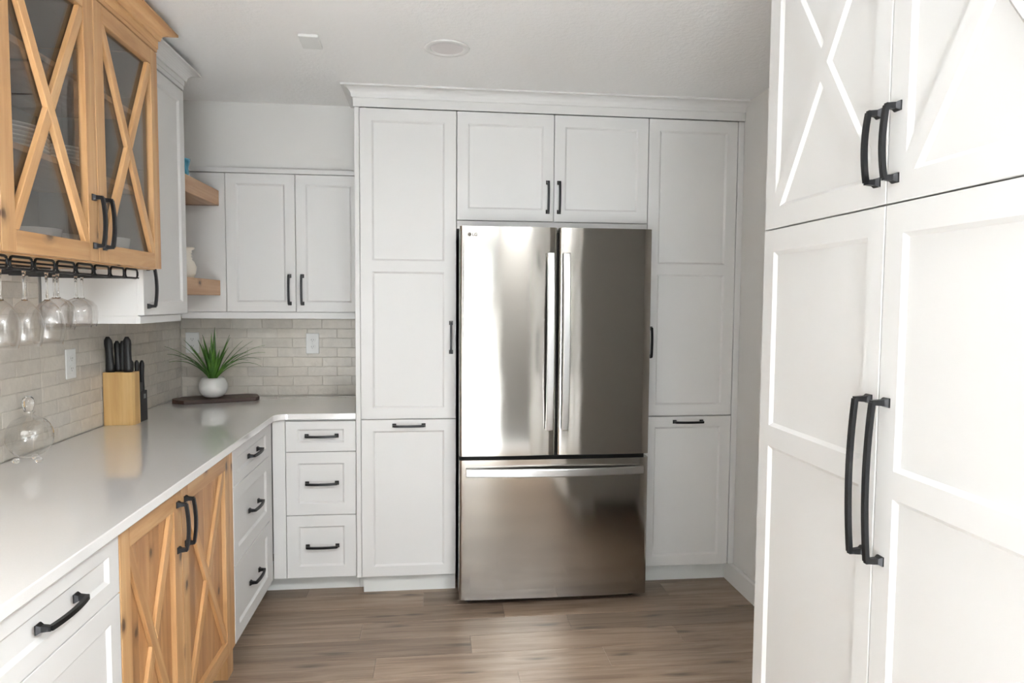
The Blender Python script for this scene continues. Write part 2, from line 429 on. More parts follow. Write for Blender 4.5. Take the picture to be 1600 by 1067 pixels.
def part_box(name, parent, x0, x1, y0, y1, z0, z1, m=None, bev=.0012):
    b = newbm(); box(b, x0, x1, y0, y1, z0, z1); return obj(name, b, m or white, parent, bev=bev, segs=1)
def crown(name, parent, path, zb, ht, pr, m, fr=0.0):
    """cove crown swept with mitred corners; path = outline points left to right seen from the front, out = right-hand normal"""
    prof = [(0, 0)]
    if fr: prof += [(.004, 0), (.004, fr)]
    prof += [(.010, fr), (.012, fr+.006)]
    for i in range(7):
        a = i/6*PI/2; prof.append((.012+(pr-.016)*(1-math.cos(a)), fr+.006+(ht-fr-.014)*math.sin(a)))
    prof += [(pr, ht-.008), (pr, ht), (0, ht)]
    pts = [Vector((x, y)) for x, y in path]; n = len(pts); bm = newbm(); rings = []
    for i in range(n):
        ns = []
        if i > 0: d = (pts[i]-pts[i-1]).normalized(); ns.append(Vector((d.y, -d.x)))
        if i < n-1: d = (pts[i+1]-pts[i]).normalized(); ns.append(Vector((d.y, -d.x)))
        nn = ns[0] if len(ns) == 1 else (ns[0]+ns[1])/(1+ns[0].dot(ns[1]))
        rings.append([bm.verts.new((*(pts[i]+nn*o), zb+z)) for o, z in prof])
    k = len(prof)
    for a, c in zip(rings, rings[1:]):
        for j in range(k): bm.faces.new((a[j], a[(j+1) % k], c[(j+1) % k], c[j]))
    bm.faces.new(rings[0]); bm.faces.new(rings[-1])
    return obj(name, bm, m, parent)

# ------------------------------------------------------------------ tall block around the fridge (fronts at y = 3.283)
YF = 3.283
# left tall cabinet
t = thing('tall_cabinet', 'white tall pull-out cabinet between the corner counter and the refrigerator', 'cabinet', (-.385, YF, 0))
part_box('end_panel', t, 0, .0225, 0, .648, .103, 2.365)
part_box('body', t, .0225, .481, .0215, .648, .103, 2.365)
dU = shaker('door', t, .0245, .4795, .885, 2.362, [(.938, 1.596), (1.648, 2.306)])
handle(dU, .15, .431, 1.281-.885)
dL = shaker('door', t, .0245, .4795, .106, .881, [(.156, .826)])
handle(dL, .15, .228, .8525-.106, False)
b = newbm(); box(b, .0245, .481, .075, .20, 0, .103); box(b, 0, .0245, .137, .20, 0, .103); obj('toe_kick', b, kick, t)
# cabinet over the fridge
t = thing('overhead_cabinet', 'white two-door cabinet mounted directly above the stainless refrigerator', 'cabinet', (.0975, YF, 1.80))
part_box('body', t, 0, .944, .0215, .648, .006, .565)
part_box('bottom_rail', t, 0, .944, .004, .0215, .006, .045)
for i, (x0, x1) in enumerate(((.001, .4705), (.4735, .943))):
    d = shaker('door', t, x0, x1, .048, .562, [(.103, .506)], st=.052)
    handle(d, .15, (.442 if i == 0 else .4975)-x0, .166-.048)
# right tall cabinet
t = thing('tall_cabinet', 'white tall pull-out cabinet between the refrigerator and the grey side wall', 'cabinet', (1.0425, YF, 0))
part_box('body', t, 0, .4605, .0215, .648, .103, 2.365)
part_box('filler_strip', t, .4625, .4938, .002, .10, .103, 2.365)
dU = shaker('door', t, .0015, .459, .885, 2.362, [(.94, 1.598), (1.65, 2.306)], st=.055)
handle(dU, .15, .0235, 1.257-.885)
dL = shaker('door', t, .0015, .459, .106, .880, [(.158, .826)], st=.055)
handle(dL, .15, .230, .853-.106, False)
part_box('toe_kick', t, 0, .478, .075, .20, 0, .103, kick)
# crown over the three
t = crown('crown_molding', None, [(-.385, SOY+.2), (-.385, YF), (1.5365, YF)], 2.3655, .0915, .055, white, fr=.041)
tag(t, 'long white cove crown molding running above the refrigerator cabinets', 'molding')

# ------------------------------------------------------------------ refrigerator
FX0, FX1, FY = .1035, 1.0135, 3.096
t = thing('refrigerator', 'stainless steel french-door refrigerator with bottom freezer drawer', 'refrigerator', (FX0, FY, 0))
FW = FX1-FX0
part_box('body', t, .004, FW-.004, .075, .78, .025, 1.785, darkgap)
def frontpanel(name, x0, x1, z0, z1, bow=.005, r=.014, thick=.066):
    pts = []; n = 18
    for i in range(n+1):
        s = i/n; x = x0+r+(x1-x0-2*r)*s; pts.append((x, -bow*(1-(2*s-1)**2)+bow))
    left = [(x0+r-r*math.sin(a), r-r*math.cos(a)+bow) for a in [PI/2*k/5 for k in range(5, 0, -1)]]
    right = [(x1-r+r*math.sin(a), r-r*math.cos(a)+bow) for a in [PI/2*k/5 for k in range(1, 6)]]
    poly = [(x0, thick)]+left+pts+right+[(x1, thick)]
    bm = newbm(); fs = prism(bm, poly, z0, z1)
    for f in fs[2:]: f.smooth = True
    o = obj(name, bm, steel, t)
    md = o.modifiers.new('split', 'EDGE_SPLIT'); md.split_angle = math.radians(40)
    return o
def curved_bar(name, parent, length, horiz, mid, proj, w=.036, th=.016, bow=.022):
    bm = newbm(); n = 16; pts = []
    for i in range(n+1):
        s = -1+2*i/n; dd = -(proj+bow*(1-s*s)); pts.append((s*length/2, dd, 0) if horiz else (0, dd, s*length/2))
    sweep_rect(bm, pts, w, th, (0, 0, 1) if horiz else (1, 0, 0))
    for s in (-1, 1):
        e = s*(length/2-.02)
        if horiz: box(bm, e-.018, e+.018, -proj+.002, .004, -w*.38, w*.38)
        else: box(bm, -w*.38, w*.38, -proj+.002, .004, e-.018, e+.018)
    return obj(name, bm, steelh, parent, mid, bev=.004)
d1 = frontpanel('door', .002, .4535, .736, 1.80)
d2 = frontpanel('door', .463, FW-.002, .736, 1.80)
dr = frontpanel('freezer_drawer', .002, FW-.002, .050, .7165, bow=.006)
curved_bar('handle', d1, .826, False, (.420, .004, 1.270), .022, bow=.026, w=.034)
curved_bar('handle', d2, .826, False, (.4935, .004, 1.270), .022, bow=.026, w=.034)
curved_bar('handle', dr, .846, True, (.4555, .004, .6615), .014, bow=.030, w=.037)
for x in (.05, FW-.05):
    b = newbm(); lathe(b, [(0, 0), (.018, 0), (.018, .03), (0, .03)], 12, x, .12, 0); obj('leveling_foot', b, darkgap, t)
# printed maker's mark: ring badge and two letters
b = newbm()
lathe(b, [(.0070, 0), (.0085, 0), (.0085, .0006), (.0070, .0006), (.0070, 0)], 24)
box(b, -.0008, .0008, -.0045, .003, 0, .0006); box(b, -.0008, .0035, -.0045, -.003, 0, .0006)
lathe(b, [(0, 0), (.0012, 0), (.0012, .0006), (0, .0006)], 10, -.0032, .0030, 0)
lathe(b, [(0, 0), (.0070, 0), (.0070, .0002), (0, .0002)], 24)
lg = obj('badge', b, logo_m, d1, (.0465, .0031, 1.762), (PI/2, 0, 0))
fc = bpy.data.curves.new('letters', 'FONT'); fc.body = 'LG'; fc.size = .0185; fc.extrude = .0003; fc.offset = .0009
fo = bpy.data.objects.new('letters', fc); C.objects.link(fo)
bpy.context.view_layer.update()
me = bpy.data.meshes.new_from_object(fo.evaluated_get(bpy.context.evaluated_depsgraph_get()))
bpy.data.objects.remove(fo)
me.materials.append(logo_m)
share('letters', me, d1, (.0590, .0014, 1.7555), (PI/2, 0, 0))

# ------------------------------------------------------------------ corner wall cabinet on the back wall (front y = 3.58)
t = thing('wall_cabinet', 'white two-door wall cabinet in the corner above the outlet and counter', 'cabinet', (-1.414, 3.58, 1.36))
WCR = 1.414-.386
part_box('body', t, 0, WCR, .0215, .346, .033, .735)
part_box('top_rail', t, 0, WCR, -.004, .0215, .738, .762)
part_box('light_rail', t, .128, WCR, .012, .03, .0, .033)
part_box('blind_panel', t, .0, .3505, .002, .0215, .035, .735)
for i, (x0, x1) in enumerate(((.3535, .6945), (.6975, WCR-.001))):
    d = shaker('door', t, x0, x1, .036, .735, st=.05)
    handle(d, .15, (.664 if i == 0 else .7275)-x0, .150-.036)

# ------------------------------------------------------------------ base drawers of the back run (front y = 3.305)
ZD = [(.1045, .4125), (.4155, .7235), (.7265, .874)]
t = thing('drawer_cabinet', 'white three-drawer base cabinet beside the tall cabinet on the back wall', 'cabinet', (-.783, 3.305, 0))
part_box('body', t, .02, .396, .0215, .60, .1035, .884)
part_box('filler_strip', t, .0, .060, .002, .0215, .1035, .884)
for z0, z1 in ZD:
    d = shaker('drawer', t, .063, .394, z0, z1, [(z0+.056, z1-.054)] if z1-z0 > .2 else [(z0+.043, z1-.038)], st=.056)
    handle(d, .15, .1695, {.1045: .157, .4155: .1565, .7265: .077}[z0], False)
part_box('toe_kick', t, -.06, .397, .115, .24, 0, .1035, kick)

# ------------------------------------------------------------------ left run (fronts at x = -.783, local x = world y)
XL = -.783; R90 = PI/2
t = thing('drawer_cabinet', 'white three-drawer base cabinet in the corner next to the wooden doors', 'cabinet', (XL, 2.678, 0), R90)
part_box('body', t, 0, .62, .0215, .60, .1035, .884)
for z0, z1 in ZD:
    d = shaker('drawer', t, .002, .566, z0, z1, [(z0+.056, z1-.054)] if z1-z0 > .2 else [(z0+.043, z1-.038)], st=.056)
    handle(d, .15, .282, {.1045: .157, .4155: .1565, .7265: .077}[z0], False)
part_box('filler_strip', t, .569, .622, .002, .0215, .1035, .884)
part_box('toe_kick', t, 0, .72, .1, .22, 0, .1035, kick)

def x_braces(parent, x0, x1, z0, z1, w, t_, y, m, bev=.0015):
    """an X of one full bar and two half bars between the inner corners; each bar is its own mesh"""
    cx, cz = (x0+x1)/2, (z0+z1)/2
    O = Vector((cx, cz)); FD = (Vector((x1, z0))-Vector((x0, z1))).normalized(); FN = Vector((-FD.y, FD.x))
    def bar(a, c, cut=0):
        a, c = Vector(a), Vector(c); d = c-a; ln = d.length; ang = math.atan2(d.x, d.y)
        bm = newbm()
        # clip the bar against the opening: polygon in local (s, l)
        poly = [Vector((-w/2, -.2)), Vector((w/2, -.2)), Vector((w/2, ln+.2)), Vector((-w/2, ln+.2))]
        un = d.normalized(); pn = Vector((un.y, -un.x))
        world = [a+un*p.y+pn*p.x for p in poly]
        def clip(pl, f):
            out = []
            for i in range(len(pl)):
                p, q = pl[i], pl[(i+1) % len(pl)]; fp, fq = f(p), f(q)
                if fp >= 0: out.append(p)
                if fp*fq < 0: out.append(p+(q-p)*(fp/(fp-fq)))
            return out
        for f in (lambda p: p.x-x0, lambda p: x1-p.x, lambda p: p.y-z0, lambda p: z1-p.y): world = clip(world, f)
        if cut: world = clip(world, lambda p: cut*((p-O).dot(FN))-w/2-.0003)
        mid = (a+c)/2
        loc = [((p-mid).dot(pn), (p-mid).dot(un)) for p in world]
        prism(bm, loc, 0, t_, 'y')
        return obj('brace', bm, m, parent, (mid.x, y, mid.y), (0, ang, 0), bev=bev, segs=1)
    bar((x0, z1), (x1, z0))
    bar((x0, z0), (x1, z1), 1); bar((x0, z0), (x1, z1), -1)

def x_piece(parent, x0, x1, z0, z1, w, d):
    """one-piece X with chamfered edges, flush with the frame"""
    def outline(w):
        th = math.atan2(z1-z0, x1-x0); a = w/2/math.sin(th); c = w/2/math.cos(th); cx, cz = (x0+x1)/2, (z0+z1)/2
        return [(x0, z0), (x0+a, z0), (cx, cz-c), (x1-a, z0), (x1, z0), (x1, z0+c), (cx+a, cz), (x1, z1-c), (x1, z1), (x1-a, z1), (cx, cz+c), (x0+a, z1), (x0, z1), (x0, z1-c), (cx-a, cz), (x0, z0+c)]
    bm = newbm(); o = outline(w); q = outline(w+.016); n = len(o)
    f = [bm.verts.new((x, 0.0, z)) for x, z in o]; k = [bm.verts.new((x, d+.0004, z)) for x, z in q]
    bm.faces.new(f)
    for i in range(n):
        j = (i+1) % n; bm.faces.new((f[i], f[j], k[j], k[i]))
    return obj('brace', bm, white, parent)

def alder_door(parent, x0, x1, z0, z1, st, y=0.0, t_=.022, glass=False, planks=4, bw=.034, bt=.012):
    """wooden X door; frame is stiles (grain up) and rails (grain across)"""
    w, h = x1-x0, z1-z0; bm = newbm()
    box(bm, 0, st, 0, t_, 0, h, 0); box(bm, w-st, w, 0, t_, 0, h, 0)
    box(bm, st, w-st, 0, t_, 0, st, 1); box(bm, st, w-st, 0, t_, h-st, h, 1)
    d = obj('door', bm, [alder_z, alder_x], parent, (x0, y, z0), bev=.0012, segs=1)
    if glass:
        b = newbm(); box(b, st-.004, w-st+.004, t_-.006, t_-.003, st-.004, h-st+.004); obj('glass_pane', b, pane_g, d)
        x_braces(d, st, w-st, st, h-st, bw, bt, t_-.006-bt, alder_zc)
    else:
        pw = (w-2*st)/planks
        for i in range(planks):
            b = newbm(); box(b, st+i*pw+.0004, st+(i+1)*pw-.0004, t_-.007, t_, st, h-st)
            ob = obj('plank', b, plank_w, d, bev=.0007, segs=1)
        x_braces(d, st, w-st, st, h-st, bw, bt, t_-.007-bt, alder_zc)
    return d
t = thing('wooden_base_cabinet', 'knotty alder base cabinet with two X-braced plank doors under the counter', 'cabinet', (XL, 1.740, 0), R90)
part_box('body', t, 0, .936, .0225, .60, .1035, .884, alder_z)
d = alder_door(t, .002, .4065, .106, .874, .056); handle(d, .15, .4065-.030-.002, .762-.106)
d = alder_door(t, .4095, .895, .106, .874, .056); handle(d, .15, .030, .762-.106)
part_box('filler_strip', t, .897, .936, .001, .0225, .1035, .876, alder_z)
part_box('toe_kick', t, 0, .936, .10, .22, 0, .1035, darkgap)
for x in (.0, .866):
    b = newbm(); prism(b, [(x, 0), (x+.07, 0), (x+.07, .1035), (x, .1035)], .01, .075, 'y'); obj('foot', b, alder_z, t, bev=.002)

def drawer_door(y0, y1, label, left_hinge):
    t = thing('base_cabinet', label, 'cabinet', (XL, y0, 0), R90, None); w = y1-y0
    part_box('body', t, 0, w, .0215, .60, .1035, .884)
    d = shaker('drawer', t, .002, w-.002, .7275, .874, [(.770, .836)], st=.050); handle(d, .15, w/2-.002, .077, False)
    d = shaker('door', t, .002, w-.002, .1055, .7245, [(.158, .668)], st=.050); handle(d, .15, w-.034 if left_hinge else .03, .53)
    part_box('toe_kick', t, 0, w, .1, .22, 0, .1035, kick)
drawer_door(1.182, 1.738, 'white base cabinet with one drawer beside the wooden doors, under the counter', False)

# countertop: one L with a rounded inner corner
KX, KY = -.759, 3.2805
poly = [(LTX, 1.17), (KX, 1.17)]
rr = .055
poly += [(KX+rr-rr*math.cos(a), KY-rr+rr*math.sin(a)) for a in [PI/2*k/8 for k in range(9)]]
poly += [(-.386, KY), (-.386, BTY), (LTX, BTY)]
b = newbm(); prism(b, poly, .8865, .915)
tag(obj('countertop', b, quartz, bev=.0025), 'glossy white quartz L-shaped countertop along the tiled walls', 'countertop')

# ------------------------------------------------------------------ wooden glass cabinet on the left wall (front x = -1.0)
XU = -1.0; y0 = 1.237
t = thing('glass_cabinet', 'knotty alder wall cabinet with X-braced glass doors above the stemware rack', 'cabinet', (XU, y0, 1.5625), R90)
w = 2.606-y0; dpt = .415; hz = .855
b = newbm(); box(b, 0, w, .024, dpt-.006, 0, .018); obj('bottom_board', b, alder_x, t)
part_box('top_board', t, .018, w-.018, .024, dpt-.006, .770, .788, inner)
for x in (0, w-.018): part_box('side_board', t, x, x+.018, .024, dpt-.006, .018, .79, alder_z)
part_box('back_board', t, .018, w-.018, dpt-.012, dpt-.006, .018, .77, inner)
for x in (.018, w-.0195): part_box('side_lining', t, x, x+.0015, .03, dpt-.012, .02, .768, inner, 0)
for z in (.268, .532): part_box('shelf', t, .020, w-.020, .055, dpt-.013, z, z+.018, shelf_w)
part_box('divider_stile', t, .4525, .4575, .0235, .05, .018, .77, alder_z)
for i, (a, c) in enumerate(((1.2385, 1.690), (1.694, 2.147), (2.151, 2.6045))):
    d = alder_door(t, a-y0, c-y0, .003, .774, .054, glass=True, bw=.032, bt=.014)
    if i == 1: handle(d, .15, c-a-.026, .116)
    else: handle(d, .15, .027, .116)
part_box('frieze', t, 0, w, -.002, .024, .777, .82, alder_x)
crown('crown_molding', t, [(0, 0), (w, 0), (w, dpt-.006)], .79, .072, .056, alder_x, fr=.03)

# white cabinet beyond it
XW = -1.065
t = thing('wall_cabinet', 'narrow white wall cabinet between the wooden glass cabinet and open shelves', 'cabinet', (XW, 2.6075, 1.365), R90)
w = 3.045-2.6075
part_box('body', t, 0, w, .0215, .350, .028, .975)
d = shaker('door', t, .0, w-.001, .031, .968, st=.05); handle(d, .15, .036, .135-.031)
part_box('light_rail', t, .0, w-.04, .014, .030, 0, .028); part_box('light_rail', t, 0, .016, .03, .350, 0, .028)
part_box('frieze', t, 0, w, -.002, .02, .972, 1.012)
crown('crown_molding', t, [(0, 0), (w, 0), (w, .350)], .990, .064, .056, white, fr=.022)

# open shelves in the corner
for z, lab in ((1.928, 'thick alder corner shelf holding the blue glass piece'), (1.478, 'thick alder corner shelf holding the cream ceramic vase')):
    b = newbm(); box(b, 0, .530, 0, .324, 0, .077)
    tag(obj('floating_shelf', b, shelf_w, None, (-1.090, 3.047, z), (0, 0, R90), bev=.003), lab, 'shelf', 'floating corner shelves')

# ------------------------------------------------------------------ tall pantry on the right (front x = .892, local x = -world y)
PX = .892; sc = .82
t = thing('pantry_cabinet', 'large white four-door pantry with X-braced upper doors and long black pulls', 'cabinet', (PX, 1.769, 0), -R90)
PWD = 1.0
part_box('body', t, 0, PWD, .0215, .640, .1035, 2.372)
for i, (a, c) in enumerate(((.001, .4995), (.5025, PWD-.001))):
    d = shaker('door', t, a, c, 1.6545, 2.368, [(1.709, 2.314)], st=.052)
    x_piece(d, .052, c-a-.052, .0545, .6595, .040, .008)
    handle(d, .147, c-a-.026 if i == 0 else .026, 1.770-1.6545)
    d = shaker('door', t, a, c, .107, 1.651, [(.160, 1.0725), (1.1265, 1.593)], st=.052)
    handle(d, .330, c-a-.026 if i == 0 else .026, 1.099-.107, proj=.040, w=.0115)
part_box('toe_kick', t, 0, PWD, .085, .2, 0, .1035, kick)
crown('crown_molding', t, [(0, .2), (0, 0), (PWD, 0), (PWD, .6)], 2.368, .088, .055, white, fr=.03)

# ------------------------------------------------------------------ ceiling fittings
b = newbm(); box(b, -.0375, .0375, -.064, .064, -.012, 0)
tag(obj('vent_cover', b, plastic_w, None, (-.483, 2.732, CZ), (0, 0, math.radians(2)), bev=.003), 'small white rectangular cover plate on the textured ceiling', 'vent')
def recessed(x, y, label, spot=0, group=None):
    t = thing('recessed_light', label, 'light', (x, y, CZ), 0, group)
    b = newbm(); lathe(b, [(.064, -.001), (.068, -.006), (.088, -.004), (.090, 0), (.060, 0), (.064, -.001)], 48); obj('trim_ring', b, trimw, t)
    b = newbm(); lathe(b, [(0, -.001), (.064, -.0015)], 40); obj('lens', b, lens_m, t)
    if spot:
        l = bpy.data.lights.new('lamp', 'SPOT'); l.energy = spot; l.spot_size = math.radians(66); l.spot_blend = .5; l.shadow_soft_size = .05; l.color = (.94, .975, 1.0)
        o = bpy.data.objects.new('lamp', l); C.objects.link(o); o.parent = t; o.location = (0, 0, -.012)
recessed(.041, 2.747, 'round white recessed ceiling light above the refrigerator')
t = thing('added_panel_light', 'added unseen ceiling panel light near the pantry, brightening the left run', 'light', (.86, -.20, CZ))  # lamp added out of view to brighten the left cabinets and counter
b = newbm()
for x0, x1, y0_, y1_ in ((-.24, -.225, -.32, .32), (.225, .24, -.32, .32), (-.225, .225, -.32, -.305), (-.225, .225, .305, .32)): box(b, x0, x1, y0_, y1_, -.02, 0)
obj('frame', b, trimw, t)
b = newbm(); box(b, -.225, .225, -.305, .305, -.010, 0); obj('lens', b, lens_m, t)
l = bpy.data.lights.new('lamp', 'AREA'); l.shape = 'RECTANGLE'; l.size = .44; l.size_y = .6; l.energy = 50; l.color = (.95, .98, 1.0)
o = bpy.data.objects.new('lamp', l); C.objects.link(o); o.parent = t; o.location = (0, 0, -.012)
for x in (-.50, .30):
    for y in (-1.9, -2.8): recessed(x, y, 'added unseen ceiling light over the pale bounce floor, %s, %s' % ('by the patio door' if y < -2 else 'away from the patio door', 'counter side' if x < 0 else 'pantry side'), spot=1900, group='added ceiling lights')  # unseen spots added so the lit floor brightens the kitchen ceiling

# ------------------------------------------------------------------ outlets
def outlet(loc, rz, label):
    t = thing('wall_outlet', label, 'outlet', loc, rz, 'outlets on the backsplash')
    part_box('cover_plate', t, -.036, .036, -.005, 0, -.058, .058, plastic_w, .002)
    for z in (-.0195, .0195):
        b = newbm(); prism(b, [(.0165*math.cos(a), .0135*math.sin(a)) for a in [2*PI*k/16 for k in range(16)]], -.0075, -.004, 'y'); o = obj('socket', b, plastic_w, t, (0, 0, z))
        b = newbm(); box(b, -.0065, -.005, -.0078, -.0072, -.002, .006); box(b, .005, .0065, -.0078, -.0072, -.002, .006); box(b, -.0015, .0015, -.0078, -.0072, -.0085, -.0055)
        obj('slots', b, slotm, o)
    b = newbm(); lathe(b, [(0, .0), (.0028, .0), (.0028, .001), (0, .0012)], 10); obj('screw', b, plastic_w, t, (0, -.005, 0), (PI/2, 0, 0))
outlet((-.700, BTY, 1.212), 0, 'white duplex outlet on the back tiles beside the tall cabinet')
outlet((-1.352, BTY, 1.216), 0, 'white duplex outlet half hidden behind the potted plant leaves')
outlet((LTX, 2.783, 1.203), R90, 'white duplex outlet on tiles between the decanter and knife block')

# ------------------------------------------------------------------ stemware rack and hanging glasses
t = thing('stemware_rack', 'black metal stemware rack mounted under the wooden glass cabinet', 'rack', (-1.05, 1.64, 1.5625), 0)
slots = [1.644+.104*k for k in range(9)]
def oval(cy, w_, h_, x, zc, n=10):
    r = h_*.42; pts = []
    for sx, sz, a0 in ((1, -1, -PI/2), (1, 1, 0), (-1, 1, PI/2), (-1, -1, PI)):
        for k in range(5):
            a = a0+PI/2*k/4; pts.append((x, cy+sx*(w_/2-r)+r*math.cos(a), zc+sz*(h_/2-r)+r*math.sin(a)))
    return pts
bl = newbm(); tube(bl, oval(0, .094, .030, 0, 0), .0036, 8, True); lo = obj('slot_loop', bl, blackm, t, (0, slots[0]-1.64, -.0185))
for s in slots[1:]: share('slot_loop', lo.data, t, (0, s-1.64, -.0185))
br = newbm(); box(br, -.300, 0, -.008, .008, -.0022, .0022)
ro = obj('rail', br, blackm, t, (0, slots[0]-1.64-.052, -.0325))
for k in range(len(slots)): share('rail', ro.data, t, (0, slots[k]-1.64+.052, -.0325))
b = newbm(); box(b, -.300, -.292, -.06, .104*8+.06, -.012, 0); box(b, -.15, -.142, -.06, .104*8+.06, -.006, 0); obj('cross_bar', b, blackm, t, (0, .004, 0))
def glass_meshes(kind):
    stem = [(.0062, -.006), (.0042, -.016), (.0036, -.045), (.0038, -.074 if kind else -.080), (.0075, -.082 if kind else -.089), (.0, -.084 if kind else -.091)]
    foot = [(0, 0), (.034, -.0008), (.0345, -.002), (.030, -.003), (.007, -.006), (0, -.006)]
    bowl = ([(.006, -.080), (.030, -.091), (.043, -.107), (.0475, -.130), (.0455, -.155), (.040, -.178), (.0392, -.178)] if kind else
            [(.006, -.087), (.020, -.099), (.034, -.119), (.042, -.146), (.0425, -.168), (.039, -.195), (.0345, -.214), (.0337, -.214)])
    out = {}
    for nm, pr, m in (('bowl', bowl, wine_g), ('stem', stem, ball_g), ('foot', foot, wine_g)):
        b = newbm(); lathe(b, pr, 40 if nm != 'stem' else 14); bmesh.ops.recalc_face_normals(b, faces=b.faces)
        me = bpy.data.meshes.new(nm); b.to_mesh(me); b.free(); me.materials.append(m); out[nm] = me
    return out
gm = {k: glass_meshes(k) for k in (0, 1)}
GL = [(-1.103, 1.852, 0), (-1.104, 1.956, 0), (-1.103, 2.06, 0), (-1.128, 2.164, 1), (-1.192, 2.268, 1), (-1.180, 2.372, 1), (-1.212, 2.476, 1), ]
GLAB = ['tall clear wine glass hanging farthest from the squat glasses', 'middle one of the tall clear wine glasses hanging in the rack', 'tall clear wine glass hanging right beside the squat glasses',
        'squat clear wine glass hanging right beside the tall glasses', 'second squat hanging wine glass counted from the tall glasses', 'third squat hanging wine glass counted from the tall glasses', 'squat clear wine glass hanging closest to the white cabinet side']
for (x, y, k), lab in zip(GL, GLAB):
    t = thing('wine_glass', lab, 'glass', (x, y, 1.5385), 0, 'hanging wine glasses')
    for nm, me in gm[k].items(): share(nm, me, t)

# dishes behind the glass doors
b = newbm(); lathe(b, [(0, 0), (.07, 0), (.075, .002), (.125, .012), (.130, .015), (.128, .017), (.074, .006), (0, .005)], 40); bmesh.ops.recalc_face_normals(b, faces=b.faces)
pme = bpy.data.meshes.new('dinner_plate'); b.to_mesh(pme); b.free(); pme.materials.append(plate_m)
ORD = ['bottom', 'second lowest', 'third lowest', 'third highest', 'second highest', 'topmost']
for (px, py), lab in zip(((-1.20, 2.01), (-1.20, 2.32)), ('of the stack under the middle glass door', 'of the stack nearest the paired black handles')):
    for k in range(6):
        tag(share('dinner_plate', pme, None, (px, py, 1.8487+k*.0112), (0, 0, k)), ORD[k]+' white plate '+lab, 'plate', 'stacked white plates')
b = newbm(); lathe(b, [(0, 0), (.032, 0), (.034, .006), (.060, .05), (.066, .085), (.064, .086), (.057, .05), (.03, .010), (0, .008)], 36); bmesh.ops.recalc_face_normals(b, faces=b.faces)
bme = bpy.data.meshes.new('bowl'); b.to_mesh(bme); b.free(); bme.materials.append(plate_m)
for x, y, lab in ((-1.20, 2.20, 'white bowl on the glass cabinet floor below the first plates'), (-1.24, 2.385, 'white bowl standing deeper between two other bowls behind glass'), (-1.13, 2.50, 'white bowl in the glass cabinet corner beside the hinge')):
    tag(share('bowl', bme, None, (x, y, 1.5808)), lab, 'bowl', 'bowls in the glass cabinet')

# shelf ornaments
t = None
b = newbm(); lathe(b, [(0, 0), (.030, 0), (.040, .02), (.044, .05), (.034, .075), (.024, .085), (.026, .092), (.020, .098), (.026, .105), (.020, .112), (.026, .119), (.022, .126), (.036, .134), (.036, .141), (.028, .141), (.018, .12), (0, .12)], 32)
tag(obj('ceramic_vase', b, cream, None, (-1.153, 3.29, 1.5555)), 'small cream ceramic vase with ribbed neck on the lower corner shelf', 'vase')
b = newbm(); lathe(b, [(0, 0), (.024, 0), (.030, .01), (.034, .035), (.030, .055), (.036, .075), (.040, .095), (.037, .095), (.032, .074), (.027, .055), (.030, .035), (.026, .012), (0, .008)], 14)
tag(obj('blue_vase', b, blue_g, None, (-1.166, 3.29, 2.0055)), 'small blue glass vase with scalloped rim on the upper corner shelf', 'vase')

# ------------------------------------------------------------------ crystal decanter
t = thing('decanter', 'round clear cut-crystal decanter with ball stopper against the tiles', 'decanter', (-1.335, 2.365, .915))
b = newbm()
prof = [(0, .016)]
for k in range(1, 12):
    a = PI*k/13; prof.append((.069*math.sin(a)**.92, .016+.070*(1-math.cos(a))))
prof += [(.017, .156), (.013, .161), (.018, .165), (.018, .168), (.0, .168)]
lathe(b, prof, 28); obj('body', b, cut_g, t)
for k in range(3):
    a = 2*PI*k/3-.4; b = newbm(); lathe(b, [(0, 0), (.008, .002), (.0115, .010), (.008, .018), (0, .021)], 14, .038*math.cos(a), .038*math.sin(a)); obj('foot', b, ball_g, t)
b = newbm(); lathe(b, [(0, .169), (.012, .169), (.014, .176), (.0165, .188), (.0175, .200), (.0145, .213), (.007, .220), (0, .221)], 18); obj('stopper', b, ball_g, t)

# ------------------------------------------------------------------ knife block and knives
t = thing('knife_block', 'pale wooden knife block with a black lower section beside the tiles', 'knife block', (-1.412, 3.03, .915))
b = newbm(); prism(b, [(0, 0), (.118, 0), (.124, .012), (.124, .062), (0, .062)], 0, .2275); obj('wooden_block', b, block_w, t, bev=.0015)
b = newbm(); prism(b, [(.0, .0625), (.120, .0625), (.120, .145), (0, .145)], 0, .135); obj('black_block', b, blackp, t, bev=.002)
b = newbm(); box(b, .1200, .1206, .108, .128, .100, .120); obj('maker_plate', b, mat('steel_badge', (.35, .35, .35), .35, .8), t)
b = newbm(); box(b, 0, .12, .0628, .1, .135, .175); obj('step_block', b, blackp, t, bev=.002)
def knife(x, y, z, hgt, wd, th, lean, lab, grp):
    b = newbm(); n = 10; rings = []
    for i in range(n+1):
        s = i/n; hw = wd/2*(1.0+.10*math.cos(s*2*PI)); ht = th/2
        if s > .8: hw *= math.sqrt(max(.08, 1-((s-.8)/.2)**2*.85)); ht *= math.sqrt(max(.12, 1-((s-.8)/.2)**2*.8))
        cx = lean*s*s*hgt
        rings.append([b.verts.new((cx+hw*math.cos(a), ht*math.sin(a), s*hgt)) for a in [2*PI*k/12 for k in range(12)]])
    for p, q in zip(rings, rings[1:]):
        for k in range(12): f = b.faces.new((p[k], p[(k+1) % 12], q[(k+1) % 12], q[k])); f.smooth = True
    b.faces.new(rings[0]); b.faces.new(rings[-1])
    r = thing('kitchen_knife', lab, 'knife', (x, y, z), 0, grp)
    obj('grip', b, blackp, r)
    b = newbm(); box(b, -wd*.42, wd*.42, -.0011, .0011, -.09, .002); obj('blade', b, steelh, r)
zb = .915+.2275
